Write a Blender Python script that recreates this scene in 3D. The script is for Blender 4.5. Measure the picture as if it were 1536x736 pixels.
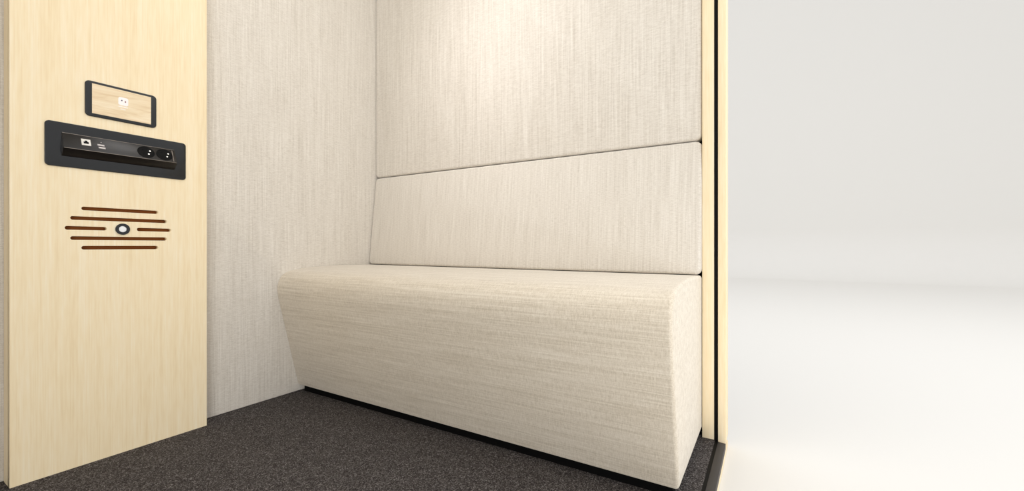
import bpy, bmesh, math
from mathutils import Vector, Matrix
for o in list(bpy.data.objects):
    bpy.data.objects.remove(o)
S = bpy.context.scene
COL = S.collection
H = 0.55                       # eye height above the carpet in metres; layout below is in eye heights
def V(x, y, z): return Vector((x*H, y*H, z*H))

# ------------------------------------------------------------------ camera
YAW = math.atan(385/640)
cam = bpy.data.cameras.new('camera'); cam.lens = 15.0; cam.sensor_width = 36.0
cam.clip_start = 0.01; cam.clip_end = 100
co = bpy.data.objects.new('camera', cam); COL.objects.link(co)
co.rotation_euler = (math.pi/2, 0, YAW); co.location = (0, 0, 0)
S.camera = co

# ------------------------------------------------------------------ world, lamps, exposure
W = bpy.data.worlds.new('studio_world'); S.world = W; W.use_nodes = True
bg = W.node_tree.nodes['Background']
bg.inputs[0].default_value = (1.0, 1.0, 1.0, 1); bg.inputs[1].default_value = 1.04

def area(name, loc, target, size, power, color=(1, 1, 1), sy=None, spread=None):
    l = bpy.data.lights.new(name, 'AREA'); l.energy = power; l.color = color
    l.shape = 'RECTANGLE'; l.size = size; l.size_y = sy or size
    if spread: l.spread = math.radians(spread)
    o = bpy.data.objects.new(name, l); COL.objects.link(o)
    o.location = loc
    d = (Vector(target) - Vector(loc)); o.rotation_euler = d.to_track_quat('-Z', 'Y').to_euler()
    return o
# the pod's ceiling light, and the studio's softboxes
area('ceiling_light', (-0.78, 0.70, 1.47), (-0.78, 0.75, 0), 0.60, 4.3, (1.0, 0.99, 0.98))
area('spot_light', (-0.90, 0.32, 1.44), (-0.90, 1.34, 0.60), 0.18, 0.52, (1.0, 0.96, 0.98), spread=48)
area('studio_softbox', (2.0, 2.2, 3.3), (0.3, 2.6, -0.6), 2.8, 56, (1.0, 1.0, 1.0))
area('studio_side_softbox', (2.1, -2.3, 0.1), (-0.8, 0.9, -0.1), 2.0, 84, (1.0, 1.0, 1.0))

S.view_settings.view_transform = 'Standard'; S.view_settings.look = 'None'
S.view_settings.gamma = 1.0; S.view_settings.use_curve_mapping = False
S.view_settings.exposure = 0.0

# ------------------------------------------------------------------ materials
def srgb(r, g, b):
    f = lambda c: (c/255/12.92) if c/255 <= .04045 else ((c/255+.055)/1.055)**2.4
    return (f(r), f(g), f(b), 1)
def mat(name, col=None, rough=.6, spec=.5, metal=0, emit=None, coat=0):
    m = bpy.data.materials.new(name); m.use_nodes = True
    b = m.node_tree.nodes['Principled BSDF']
    if col: b.inputs['Base Color'].default_value = srgb(*col)
    b.inputs['Roughness'].default_value = rough
    b.inputs['Specular IOR Level'].default_value = spec
    b.inputs['Metallic'].default_value = metal
    b.inputs['Coat Weight'].default_value = coat
    if emit:
        b.inputs['Emission Color'].default_value = srgb(*col); b.inputs['Emission Strength'].default_value = emit
    return m
def noise(nt, vec, scl, scale=1.0, detail=3, rough=.6, dist=0):
    mp = nt.nodes.new('ShaderNodeMapping'); mp.inputs['Scale'].default_value = scl
    nt.links.new(vec, mp.inputs['Vector'])
    n = nt.nodes.new('ShaderNodeTexNoise'); n.inputs['Scale'].default_value = scale
    n.inputs['Detail'].default_value = detail; n.inputs['Roughness'].default_value = rough
    n.inputs['Distortion'].default_value = dist
    nt.links.new(mp.outputs[0], n.inputs['Vector'])
    return n.outputs['Fac']
def mrange(nt, v, a, b, c, d):
    n = nt.nodes.new('ShaderNodeMapRange')
    for i, x in enumerate((a, b, c, d)): n.inputs[i+1].default_value = x
    nt.links.new(v, n.inputs[0]); return n.outputs[0]
def math_(nt, op, a, b):
    n = nt.nodes.new('ShaderNodeMath'); n.operation = op
    for i, x in enumerate((a, b)):
        if isinstance(x, (int, float)): n.inputs[i].default_value = x
        else: nt.links.new(x, n.inputs[i])
    return n.outputs[0]
def ramp(nt, v, stops):
    n = nt.nodes.new('ShaderNodeValToRGB'); e = n.color_ramp.elements
    while len(e) < len(stops): e.new(.5)
    for q, (p, c) in zip(e, stops): q.position = p; q.color = srgb(*c)
    nt.links.new(v, n.inputs[0]); return n.outputs[0]

def fabric(name, axis, dark, mid, light):
    """woven upholstery: long slub threads run along `axis`, short cross threads over them"""
    m = mat(name, rough=.95, spec=.12); nt = m.node_tree; b = nt.nodes['Principled BSDF']
    tc = nt.nodes.new('ShaderNodeTexCoord').outputs['Object']
    L = 6; Fq = 360
    def sc(main, cross): return tuple(main if i == axis else cross for i in range(3))
    slub = noise(nt, tc, sc(L, Fq), detail=2)                  # fine threads
    broad = noise(nt, tc, sc(2, 90), detail=1)                 # broader bands of thread
    if axis == 2: cross = noise(nt, tc, (80, 80, 430), detail=1)
    else: cross = noise(nt, tc, (430, 80, 80), detail=1)
    grain = noise(nt, tc, (430, 430, 430), detail=1)
    f = math_(nt, 'ADD', math_(nt, 'MULTIPLY', slub, .38), math_(nt, 'MULTIPLY', broad, .13))
    f = math_(nt, 'ADD', f, math_(nt, 'MULTIPLY', cross, .26))
    f = math_(nt, 'ADD', f, math_(nt, 'MULTIPLY', grain, .23))
    fac = mrange(nt, f, .30, .70, 0, 1)
    nt.links.new(ramp(nt, fac, [(0, dark), (.5, mid), (1, light)]), b.inputs['Base Color'])
    bp = nt.nodes.new('ShaderNodeBump'); bp.inputs['Strength'].default_value = .35
    bp.inputs['Distance'].default_value = .0006
    nt.links.new(f, bp.inputs['Height']); nt.links.new(bp.outputs[0], b.inputs['Normal'])
    b.inputs['Sheen Weight'].default_value = .35; b.inputs['Sheen Roughness'].default_value = .5
    return m
M = {}
FD, FM, FL = (190, 181, 168), (217, 210, 199), (237, 232, 223)
M['fabric_v'] = fabric('linen_vertical_threads', 2, FD, FM, FL)
M['fabric_h'] = fabric('linen_horizontal_threads', 0, (182, 169, 148), (214, 203, 185), (236, 228, 213))
def wood(name, dark, mid, light):
    m = mat(name, rough=.55, spec=.3); nt = m.node_tree; b = nt.nodes['Principled BSDF']
    tc = nt.nodes.new('ShaderNodeTexCoord').outputs['Object']
    fine = noise(nt, tc, (420, 420, 5), detail=2)
    band = noise(nt, tc, (34, 34, .8), detail=3, dist=.2)
    fleck = noise(nt, tc, (190, 190, 18), detail=1)
    f = math_(nt, 'ADD', math_(nt, 'MULTIPLY', fine, .35), math_(nt, 'MULTIPLY', band, .40))
    f = math_(nt, 'ADD', f, math_(nt, 'MULTIPLY', fleck, .25))
    fac = mrange(nt, f, .30, .70, 0, 1)
    nt.links.new(ramp(nt, fac, [(0, dark), (.5, mid), (1, light)]), b.inputs['Base Color'])
    return m
M['wood'] = wood('pale_maple', (235, 212, 170), (244, 226, 190), (249, 236, 209))
def carpet():
    m = mat('charcoal_carpet', rough=1, spec=.1); nt = m.node_tree; b = nt.nodes['Principled BSDF']
    tc = nt.nodes.new('ShaderNodeTexCoord').outputs['Object']
    n1 = noise(nt, tc, (330, 330, 330), detail=1, rough=.6)
    n2 = noise(nt, tc, (680, 680, 680), detail=1, rough=.6)
    f = math_(nt, 'ADD', math_(nt, 'MULTIPLY', n1, .5), math_(nt, 'MULTIPLY', n2, .5))
    fac = mrange(nt, f, .34, .68, 0, 1)
    nt.links.new(ramp(nt, fac, [(0, (24, 21, 20)), (.45, (64, 60, 59)), (.7, (98, 93, 91)), (1, (165, 160, 157))]), b.inputs['Base Color'])
    bp = nt.nodes.new('ShaderNodeBump'); bp.inputs['Strength'].default_value = .6
    bp.inputs['Distance'].default_value = .002
    nt.links.new(n1, bp.inputs['Height']); nt.links.new(bp.outputs[0], b.inputs['Normal'])
    return m
M['carpet'] = carpet()
M['studio'] = mat('white_studio_paper', (228, 226, 222), rough=.7, spec=.2)
M['black'] = mat('black_backing', (7, 7, 7), rough=.8, spec=.1)
M['rubber'] = mat('black_gasket', (5, 5, 5), rough=.6, spec=.15)
M['grey_metal'] = mat('dark_grey_powder_coat', (62, 59, 58), rough=.55, spec=.3)
M['plate'] = mat('anthracite_plate', (15, 17, 19), rough=.18, spec=.5)
M['housing'] = mat('brushed_black_aluminium', (22, 18, 16), rough=.32, spec=.5)
M['edge'] = mat('bare_metal_edge', (120, 112, 104), rough=.35, spec=.5, metal=.6)
M['socket'] = mat('black_socket_plastic', (4, 4, 4), rough=.6, spec=.15)
M['contact'] = mat('nickel_contact', (225, 222, 216), rough=.25, metal=1)
M['port'] = mat('white_plastic', (226, 222, 214), rough=.5)
M['usb'] = mat('grey_port_metal', (168, 160, 160), rough=.4, metal=.3)
M['slate'] = mat('slate_bezel', (34, 36, 38), rough=.35, spec=.4)
M['slot_back'] = mat('brown_stained_backing', (128, 74, 32), rough=.7, spec=.2)
M['button'] = mat('white_button', (244, 244, 244), rough=.4)
M['ring'] = mat('black_ring', (22, 22, 28), rough=.4)
M['logo'] = mat('white_icon', (248, 242, 240), rough=.5, emit=.04)
M['logo_purple'] = mat('purple_dot', (70, 44, 78), rough=.5)
M['logo_red'] = mat('maroon_dot', (124, 62, 76), rough=.5)
def screen_mat():
    m = mat('lit_screen_wood_picture', rough=.15, spec=.4); nt = m.node_tree; b = nt.nodes['Principled BSDF']
    tc = nt.nodes.new('ShaderNodeTexCoord').outputs['Object']
    band = noise(nt, tc, (10, 9, 70), detail=3, dist=.9)
    fac = mrange(nt, band, .3, .7, 0, 1)
    c = ramp(nt, fac, [(0, (216, 190, 152)), (.5, (228, 208, 174)), (1, (236, 221, 194))])
    nt.links.new(c, b.inputs['Base Color']); nt.links.new(c, b.inputs['Emission Color'])
    b.inputs['Emission Strength'].default_value = .1
    return m
M['screen'] = screen_mat()

# ------------------------------------------------------------------ helpers
def link(name, bm, m, parent=None, smooth=True, origin=None):
    """link a bmesh (metres, world space) as one object with its origin at `origin` (else parent's place)"""
    me = bpy.data.meshes.new(name)
    org = Vector((0, 0, 0))
    if parent is not None: org = parent.location
    elif origin is not None: org = Vector(origin)
    bmesh.ops.recalc_face_normals(bm, faces=bm.faces)
    bmesh.ops.translate(bm, verts=bm.verts, vec=-org)
    bm.to_mesh(me); bm.free()
    o = bpy.data.objects.new(name, me); COL.objects.link(o)
    if parent is not None: o.parent = parent
    else: o.location = org
    me.materials.append(m)
    if smooth:
        for p in me.polygons: p.use_smooth = True
        me.set_sharp_from_angle(angle=math.radians(35))
    return o
def thing(name, label, cat, loc, group=None):
    o = bpy.data.objects.new(name, None); COL.objects.link(o); o.location = loc
    o.empty_display_size = .05
    return tag(o, label, cat, group)
def tag(o, label, cat, group=None):
    o['label'] = label; o['category'] = cat
    if group: o['group'] = group
    return o
def structure(o, label=None):
    o['kind'] = 'structure'
    if label: o['label'] = label
    return o
def box(a, b, bevel=0, seg=2):
    """box between two corners (in eye heights)"""
    bm = bmesh.new(); a, b = V(*a), V(*b)
    r = bmesh.ops.create_cube(bm, size=1)
    for v in bm.verts:
        v.co = Vector([(a[i]+b[i])/2 + v.co[i]*(b[i]-a[i]) for i in range(3)])
    if bevel: bmesh.ops.bevel(bm, geom=list(bm.edges), offset=bevel, segments=seg, affect='EDGES', profile=.5)
    return bm
def rrect(w0, w1, h0, h1, r, n=6):
    pts = []
    for cx, cy, a0 in ((w1-r, h1-r, 0), (w0+r, h1-r, 90), (w0+r, h0+r, 180), (w1-r, h0+r, 270)):
        for k in range(n+1):
            a = math.radians(a0 + 90*k/n); pts.append((cx+r*math.cos(a), cy+r*math.sin(a)))
    return pts
def extrude(pts, fn, d0, d1, rim=0, seg=4):
    """outline pts (2D) -> prism between depths d0 (front) and d1 (back); fn(u, v, d) -> Vector. rim rounds the front edge"""
    bm = bmesh.new(); loops = []
    n = len(pts)
    # inward normals for rim offset
    def inset(t):
        out = []
        for i in range(n):
            p, q, s = pts[i-1], pts[i], pts[(i+1) % n]
            e1 = Vector((q[0]-p[0], q[1]-p[1])); e2 = Vector((s[0]-q[0], s[1]-q[1]))
            e1.normalize() if e1.length else None; e2.normalize() if e2.length else None
            n1 = Vector((-e1.y, e1.x)); n2 = Vector((-e2.y, e2.x)); m_ = n1+n2
            if m_.length < 1e-6: m_ = n1
            m_.normalize(); k = max(.4, m_.dot(n1))
            out.append((q[0]+m_.x*t/k, q[1]+m_.y*t/k))
        return out
    sgn = 1 if d1 > d0 else -1
    layers = []
    if rim:
        for k in range(seg+1):
            a = math.radians(90*k/seg)
            layers.append((inset(rim*(1-math.sin(a))), d0+sgn*rim*(1-math.cos(a))))
    else: layers.append((pts, d0))
    layers.append((pts, d1))
    for P, d in layers:
        loops.append([bm.verts.new(fn(u, v, d)) for u, v in P])
    for A, B in zip(loops, loops[1:]):
        for i in range(n): bm.faces.new((A[i], A[(i+1) % n], B[(i+1) % n], B[i]))
    bm.faces.new(loops[0]); bm.faces.new(loops[-1])
    return bm
def disc_prism(cu, cv, ru, rv, fn, d0, d1, rim=0, n=40):
    pts = [(cu+ru*math.cos(2*math.pi*k/n), cv+rv*math.sin(2*math.pi*k/n)) for k in range(n)]
    return extrude(pts, fn, d0, d1, rim=rim)
def ring_prism(cu, cv, r0, r1, fn, d0, d1, n=40):
    bm = bmesh.new(); L = []
    for r, d in ((r0, d1), (r0, d0), (r1, d0), (r1, d1)):
        L.append([bm.verts.new(fn(cu+r*math.cos(2*math.pi*k/n), cv+r*math.sin(2*math.pi*k/n), d)) for k in range(n)])
    for a in range(4):
        A, B = L[a], L[(a+1) % 4]
        for i in range(n): bm.faces.new((A[i], A[(i+1) % n], B[(i+1) % n], B[i]))
    return bm

# ------------------------------------------------------------------ measures (eye heights)
XL, XR = -2.775, -0.2975          # fabric on the left wall / right end of the upholstery
YB = 2.43                         # face of the upper back panel
YF = -1.45                        # the pod's near wall, behind the camera's left
ZT = 2.75                         # pod ceiling
XO = -0.1850                      # outer side of the pod

# ------------------------------------------------------------------ the setting
bm = box((XL-.07, YF-.07, -1.058), (-.236, YB+.10, -1.0)); structure(link('floor', bm, M['carpet'], smooth=False))
bm = box((XL-.10, YF-.10, ZT), (XO, YB+.12, ZT+.12)); structure(link('ceiling', bm, M['studio'], smooth=False))
bm = box((XL-.10, YF-.10, -1.058), (XL-.07, YB+.12, ZT)); structure(link('wall_left', bm, M['black'], smooth=False))
bm = box((XL-.07, YB+.07, -1.0), (-.2975, YB+.12, ZT)); structure(link('wall_back', bm, M['black'], smooth=False))
bm = box((XL-.07, YF-.10, -1.0), (-.2975, YF, ZT)); structure(link('wall_front', bm, M['fabric_v'], smooth=False))
# cyclorama: one sweep of floor, cove and wall
def cyc():
    bm = bmesh.new(); y0, yw, z0, R, zt = -12, 17.0, -1.06, 1.6, 12
    prof = [(y0, z0), (yw-R-4, z0), (yw-R, z0)]
    for k in range(1, 17):
        a = math.radians(90*k/16); prof.append((yw-R+R*math.sin(a), z0+R-R*math.cos(a)))
    prof.append((yw, zt))
    rows = [[bm.verts.new(V(x, y, z)) for y, z in prof] for x in (-14, 26)]
    for i in range(len(prof)-1): bm.faces.new((rows[0][i], rows[0][i+1], rows[1][i+1], rows[1][i]))
    return bm
structure(link('wall_backdrop', cyc(), M['studio']))
# jambs, gasket and threshold of the open side
def trim(n, a, b, m, bev=.0008): return structure(link('trim_%d' % n, box(a, b, bev), m))
trim(1, (XR, 2.420, -1.0), (-.2402, 2.53, ZT), M['wood'])
trim(2, (-.2402, 2.4185, -1.055), (-.2215, 2.52, ZT), M['rubber'], 0)
trim(3, (-.2215, 2.405, -1.0), (XO, 2.53, ZT), M['wood'], .0012)
trim(4, (-.236, YF-.1, -1.055), (-.2215, 2.4184, -1.001), M['rubber'], 0)
trim(5, (-.2215, YF-.1, -1.03), (XO-.001, 2.404, -1.0), M['grey_metal'])
trim(6, (-.2215, YF-.1, -1.058), (XO, 2.53, -1.031), M['wood'])

# ------------------------------------------------------------------ upholstered wall panels
def panel(name, label, u0, u1, v0, v1, fn, depth, r=.034, rim=.016):
    o = link(name, extrude(rrect(u0, u1, v0, v1, r), fn, 0, depth, rim=rim), M['fabric_v'], origin=fn((u0+u1)/2, v0, depth/2))
    return tag(o, label, 'wall panel')
back = lambda u, v, d: V(u, YB+d, v)
panel('fabric_panel', 'upper beige linen panel on the back wall, above the horizontal seam', XL+.001, XR-.001, .5555, ZT-.01, back, .068)
ang = math.atan(.072/.70); ln = .70/math.cos(ang)
lean = lambda u, v, d: V(u, YB+d, v)
lo = panel('fabric_panel', 'lower beige linen backrest panel leaning between the bench seat and the seam', XL+.001, XR-.001, .5515-ln, .5515, lean, .064)
hinge = V(-1.5, YB, .5515)
lo.data.transform(Matrix.Translation(lo.location - hinge)); lo.location = hinge
lo.rotation_euler = (-ang, 0, 0)              # hinged at the seam, foot towards the room
side = lambda u, v, d: V(XL-d, u, v)
o = link('fabric_panel', extrude(rrect(YF+.005, YB+.064, -.998, ZT-.01, .006), side, 0, .066, rim=.006), M['fabric_v'], origin=side(1.0, -1, .03))
tag(o, 'tall grey-beige linen wall panel left of the bench, behind the wooden board', 'wall panel')

# ------------------------------------------------------------------ bench
bench = thing('bench', 'long beige upholstered bench with rounded front edge on a black plinth', 'bench', V((XL+XR)/2, 2.1, -1.0))
def bez(p0, p1, p2, p3, n):
    out = []
    for k in range(n):
        t = k/n; a = (1-t)
        out.append(tuple(a**3*p0[i]+3*a*a*t*p1[i]+3*a*t*t*p2[i]+t**3*p3[i] for i in (0, 1)))
    return out
prof = [(2.425, -.954), (1.764, -.954)]
prof += [(1.757, -.946)]
prof += bez((1.618, -.345), (1.598, -.245), (1.622, -.182), (1.72, -.166), 18)
prof += bez((1.72, -.166), (1.83, -.148), (1.98, -.146), (2.10, -.146), 10)
prof += [(2.10, -.146), (2.36, -.153), (2.415, -.156), (2.425, -.168)]
bm = bmesh.new()
rim = .016; L = []
cy = [sum(p[i] for p in prof)/len(prof) for i in (0, 1)]
def inset_prof(t):
    out = []; n = len(prof)
    for i in range(n):
        p, q, s = Vector(prof[i-1]), Vector(prof[i]), Vector(prof[(i+1) % n])
        e1 = (q-p).normalized(); e2 = (s-q).normalized()
        n1 = Vector((e1.y, -e1.x)); n2 = Vector((e2.y, -e2.x)); m_ = (n1+n2).normalized()
        out.append(q + m_*t/max(.5, m_.dot(n1)))
    return out
sections = [(XL+.002, 0)]
for k in range(7):
    a = math.radians(90*k/6); sections.append((XR-.001-rim*(1-math.sin(a)), rim*(1-math.cos(a))))
for x, t in sections: L.append([bm.verts.new(V(x, p[0], p[1])) for p in inset_prof(t)])
n = len(prof)
for A, B in zip(L, L[1:]):
    for i in range(n): bm.faces.new((A[i], A[(i+1) % n], B[(i+1) % n], B[i]))
bm.faces.new(L[0]); bm.faces.new(L[-1])
link('seat', bm, M['fabric_h'], bench)
link('plinth', box((XL+.03, 1.785, -1.0), (XR-.03, 2.42, -.953)), M['black'], bench, smooth=False)

# ------------------------------------------------------------------ wooden board on the left wall
XP = -2.675; Y0, Y1 = .4385, 1.157
board = thing('wooden_panel', 'pale maple upright board on the left wall carrying the screen, socket strip and slots', 'panel', V(XP-.05, .8, -1.0))
face = lambda u, v, d: V(XP-d, u, v)      # u = y, v = z, d = depth into the board
SL = [(.6524, .9382, .1692), (.6163, .9748, .1240), (.5986, .7406, .0790), (.8510, .9927, .0795), (.6163, .9748, .0336), (.6524, .9382, -.0102)]
def board_mesh():
    cu = bpy.data.curves.new('c', 'CURVE'); cu.dimensions = '2D'; cu.fill_mode = 'BOTH'; T = .031
    cu.extrude = T/2*H
    def spline(pts):
        s = cu.splines.new('POLY'); s.points.add(len(pts)-1)
        for q, (a, b) in zip(s.points, pts): q.co = (a*H, b*H, 0, 1)
        s.use_cyclic_u = True
    spline([(Y0, -.999), (Y1, -.999), (Y1, ZT), (Y0, ZT)])
    r = .0084
    for a, b, z in SL: spline(rrect(a, b, z-r, z+r, r*.999, 6))
    t = bpy.data.objects.new('t', cu); COL.objects.link(t)
    dg = bpy.context.evaluated_depsgraph_get()
    me = bpy.data.meshes.new_from_object(t.evaluated_get(dg))
    bm = bmesh.new(); bm.from_mesh(me)
    bpy.data.objects.remove(t); bpy.data.curves.remove(cu); bpy.data.meshes.remove(me)
    bmesh.ops.remove_doubles(bm, verts=bm.verts, dist=1e-6)
    for v in bm.verts: v.co = Vector(((XP-T/2)*H + v.co.z, v.co.x, v.co.y))
    return bm
link('front_board', board_mesh(), M['wood'], board, smooth=False)
link('core', box((XL+.002, Y0, -.999), (XP-.0315, Y1, ZT)), M['wood'], board, smooth=False)
b_ = link('slot_backing', box((XP-.0314, .55, -.06), (XP-.0306, 1.04, .22)), M['slot_back'], board, smooth=False)
b_['label'] = 'brown backing seen through the slots'

# round sensor button among the slots
btn = thing('push_button', 'small round white button with black ring amid the slots', 'button', V(XP, .7963, .079))
link('ring', ring_prism(.7963, .0788, .0152, .0268, face, -.006, .004), M['ring'], btn)
b_ = link('cap', disc_prism(.7963, .0788, .0154, .0154, face, -.004, .003, rim=.003), M['button'], btn); b_['label'] = 'white cap'

# ------------------------------------------------------------------ touch screen
scr = thing('touch_screen', 'small dark-framed touch screen showing a pale wood picture and icon', 'screen', V(XP, .7955, .675))
bm = extrude(rrect(.6633, .9278, .5950, .7578, .017, 7), face, -.007, -.0003, rim=.003)
link('bezel', bm, M['slate'], scr)
link('display', box((XP+.0068, .6861, .6095), (XP+.0078, .9047, .7465)), M['screen'], scr, smooth=False)
ic = link('icon', extrude(rrect(.7785, .8155, .6735, .7125, .008), face, -.0086, -.0070), M['logo'], scr); ic['label'] = 'white rounded icon with two dots'
for cu_, cv_, k in ((.7912, .6970, 'logo_purple'), (.8045, .6935, 'logo_red')):
    d_ = link('dot', disc_prism(cu_, cv_, .0026, .0032, face, -.0092, -.0080, n=16), M[k], scr)
    d_.parent = ic; d_.location = (0, 0, 0); d_['label'] = k.split('_')[1] + ' dot'
# two faint lines of lettering too small to read, built as rows of tiny marks
bm = bmesh.new()
def add_box(bm, a, b):
    a, b = V(*a), V(*b)
    r = bmesh.ops.create_cube(bm, size=1)
    for v in r['verts']: v.co = Vector([(a[i]+b[i])/2 + v.co[i]*(b[i]-a[i]) for i in range(3)])
for z, u0, u1, n in ((.6640, .7800, .8140, 7), (.6530, .7870, .8060, 5)):
    w = (u1-u0)/n
    for k in range(n): add_box(bm, (XP+.0070, u0+k*w, z), (XP+.0084, u0+k*w+w*.66, z+.0052))
link('caption', bm, M['logo'], scr, smooth=False)

# ------------------------------------------------------------------ power and data strip
pw = thing('socket_strip', 'black socket strip with angled housing set in a dark plate below the screen', 'socket', V(XP, .796, .445))
link('mounting_plate', extrude(rrect(.5365, 1.0558, .3480, .5435, .016, 7), face, -.006, -.0003, rim=.002), M['plate'], pw)
Ya, Yb = .5871, 1.0045; dx = .037
A_, B_, C_ = (XP+.005, .4995), (XP+dx, .4285), (XP+.005, .3948)
bm = bmesh.new()
e0 = [bm.verts.new(V(p[0], Ya, p[1])) for p in (A_, B_, C_)]; e1 = [bm.verts.new(V(p[0], Yb, p[1])) for p in (A_, B_, C_)]
for i in range(3): bm.faces.new((e0[i], e0[(i+1) % 3], e1[(i+1) % 3], e1[i]))
bm.faces.new(e0); bm.faces.new(e1)
bmesh.ops.recalc_face_normals(bm, faces=bm.faces)
bmesh.ops.bevel(bm, geom=list(bm.edges), offset=.0006, segments=2, affect='EDGES', profile=.5)
hs = link('housing', bm, M['housing'], pw)
# frame on the sloping upper face: u along Y, v from the apex (0) up to the top edge (1), d outward
SLn = math.hypot(A_[0]-B_[0], A_[1]-B_[1]); ax = ((A_[0]-B_[0])/SLn, (A_[1]-B_[1])/SLn); nx = (ax[1], -ax[0])
def slope(u, v, d):               # d<0 stands proud of the face
    return V(B_[0]+ax[0]*v*SLn - nx[0]*d, u, B_[1]+ax[1]*v*SLn - nx[1]*d)
def on(name, bm, m, parent=pw, **k): return link(name, bm, m, parent, **k)
def child_of(o, parent):          # sub-part: keep the place, hang under the part
    o.parent = parent; o.location = (0, 0, 0); return o
for v0, v1 in ((.975, 1.0), (.0, .02)):
    child_of(on('edge_strip', extrude(rrect(Ya+.002, Yb-.002, v0, v1, .0005, 1), slope, -.0009, .002), M['edge'], smooth=False), hs)
child_of(on('end_strip', extrude([(Yb-.0145, .08), (Yb-.0115, .08), (Yb-.0115, .92), (Yb-.0145, .92)], slope, -.0012, .002), M['edge'], smooth=False), hs)
np_ = on('network_port', extrude(rrect(.6475, .6785, .34, .76, .004, 2), slope, -.0016, .002), M['port'], smooth=False); np_['label'] = 'white network port'
jk = [(.6545, .45), (.6715, .45), (.6715, .58), (.6675, .58), (.6675, .66), (.6590, .66), (.6590, .58), (.6545, .58)]
child_of(on('jack_opening', extrude(jk, slope, -.0020, .001), M['socket'], smooth=False), np_)
for u, v in ((.7130, .50), (.7155, .325)):
    up = on('usb_port', extrude(rrect(u-.0120, u+.0120, v-.055, v+.055, .002, 2), slope, -.0014, .002), M['usb'], smooth=False)
    child_of(on('tongue', extrude(rrect(u-.009, u+.009, v-.022, v+.008, .001, 1), slope, -.0018, .002), M['port'], smooth=False), up)
on('indicator_light', disc_prism(.7150, .70, .0018, .0018/SLn, slope, -.0014, .002, n=16), M['usb'])
def socket(u):
    v = .50; r = .0345
    rg = on('power_socket', ring_prism_s(u, v, r, slope), M['socket'])
    for du, dv in ((.006, .10), (-.001, -.13)):
        child_of(on('contact', disc_prism(u+.010+du, v+dv, .0034, .0036/SLn, slope, -.0024, .002, rim=.0), M['contact']), rg)
    for du in (-.012,):
        for dv in (.16, -.16):
            child_of(on('pin_hole', disc_prism(u+du, v+dv, .0028, .0028/SLn, slope, -.0012, .002, n=20), M['black']), rg)
def ring_prism_s(u, v, r, fn):
    """round socket: raised rim and a dished floor"""
    bm = bmesh.new(); n = 40; L = []
    for rr, d in ((r, .001), (r, -.0016), (r*.90, -.0016), (r*.86, -.0006)):
        L.append([bm.verts.new(fn(u+rr*math.cos(2*math.pi*k/n), v+rr*.93/SLn*math.sin(2*math.pi*k/n), d)) for k in range(n)])
    for A, B in zip(L, L[1:]):
        for i in range(n): bm.faces.new((A[i], A[(i+1) % n], B[(i+1) % n], B[i]))
    bm.faces.new(L[-1]); bm.faces.new(L[0]); return bm
socket(.8805); socket(.9560)
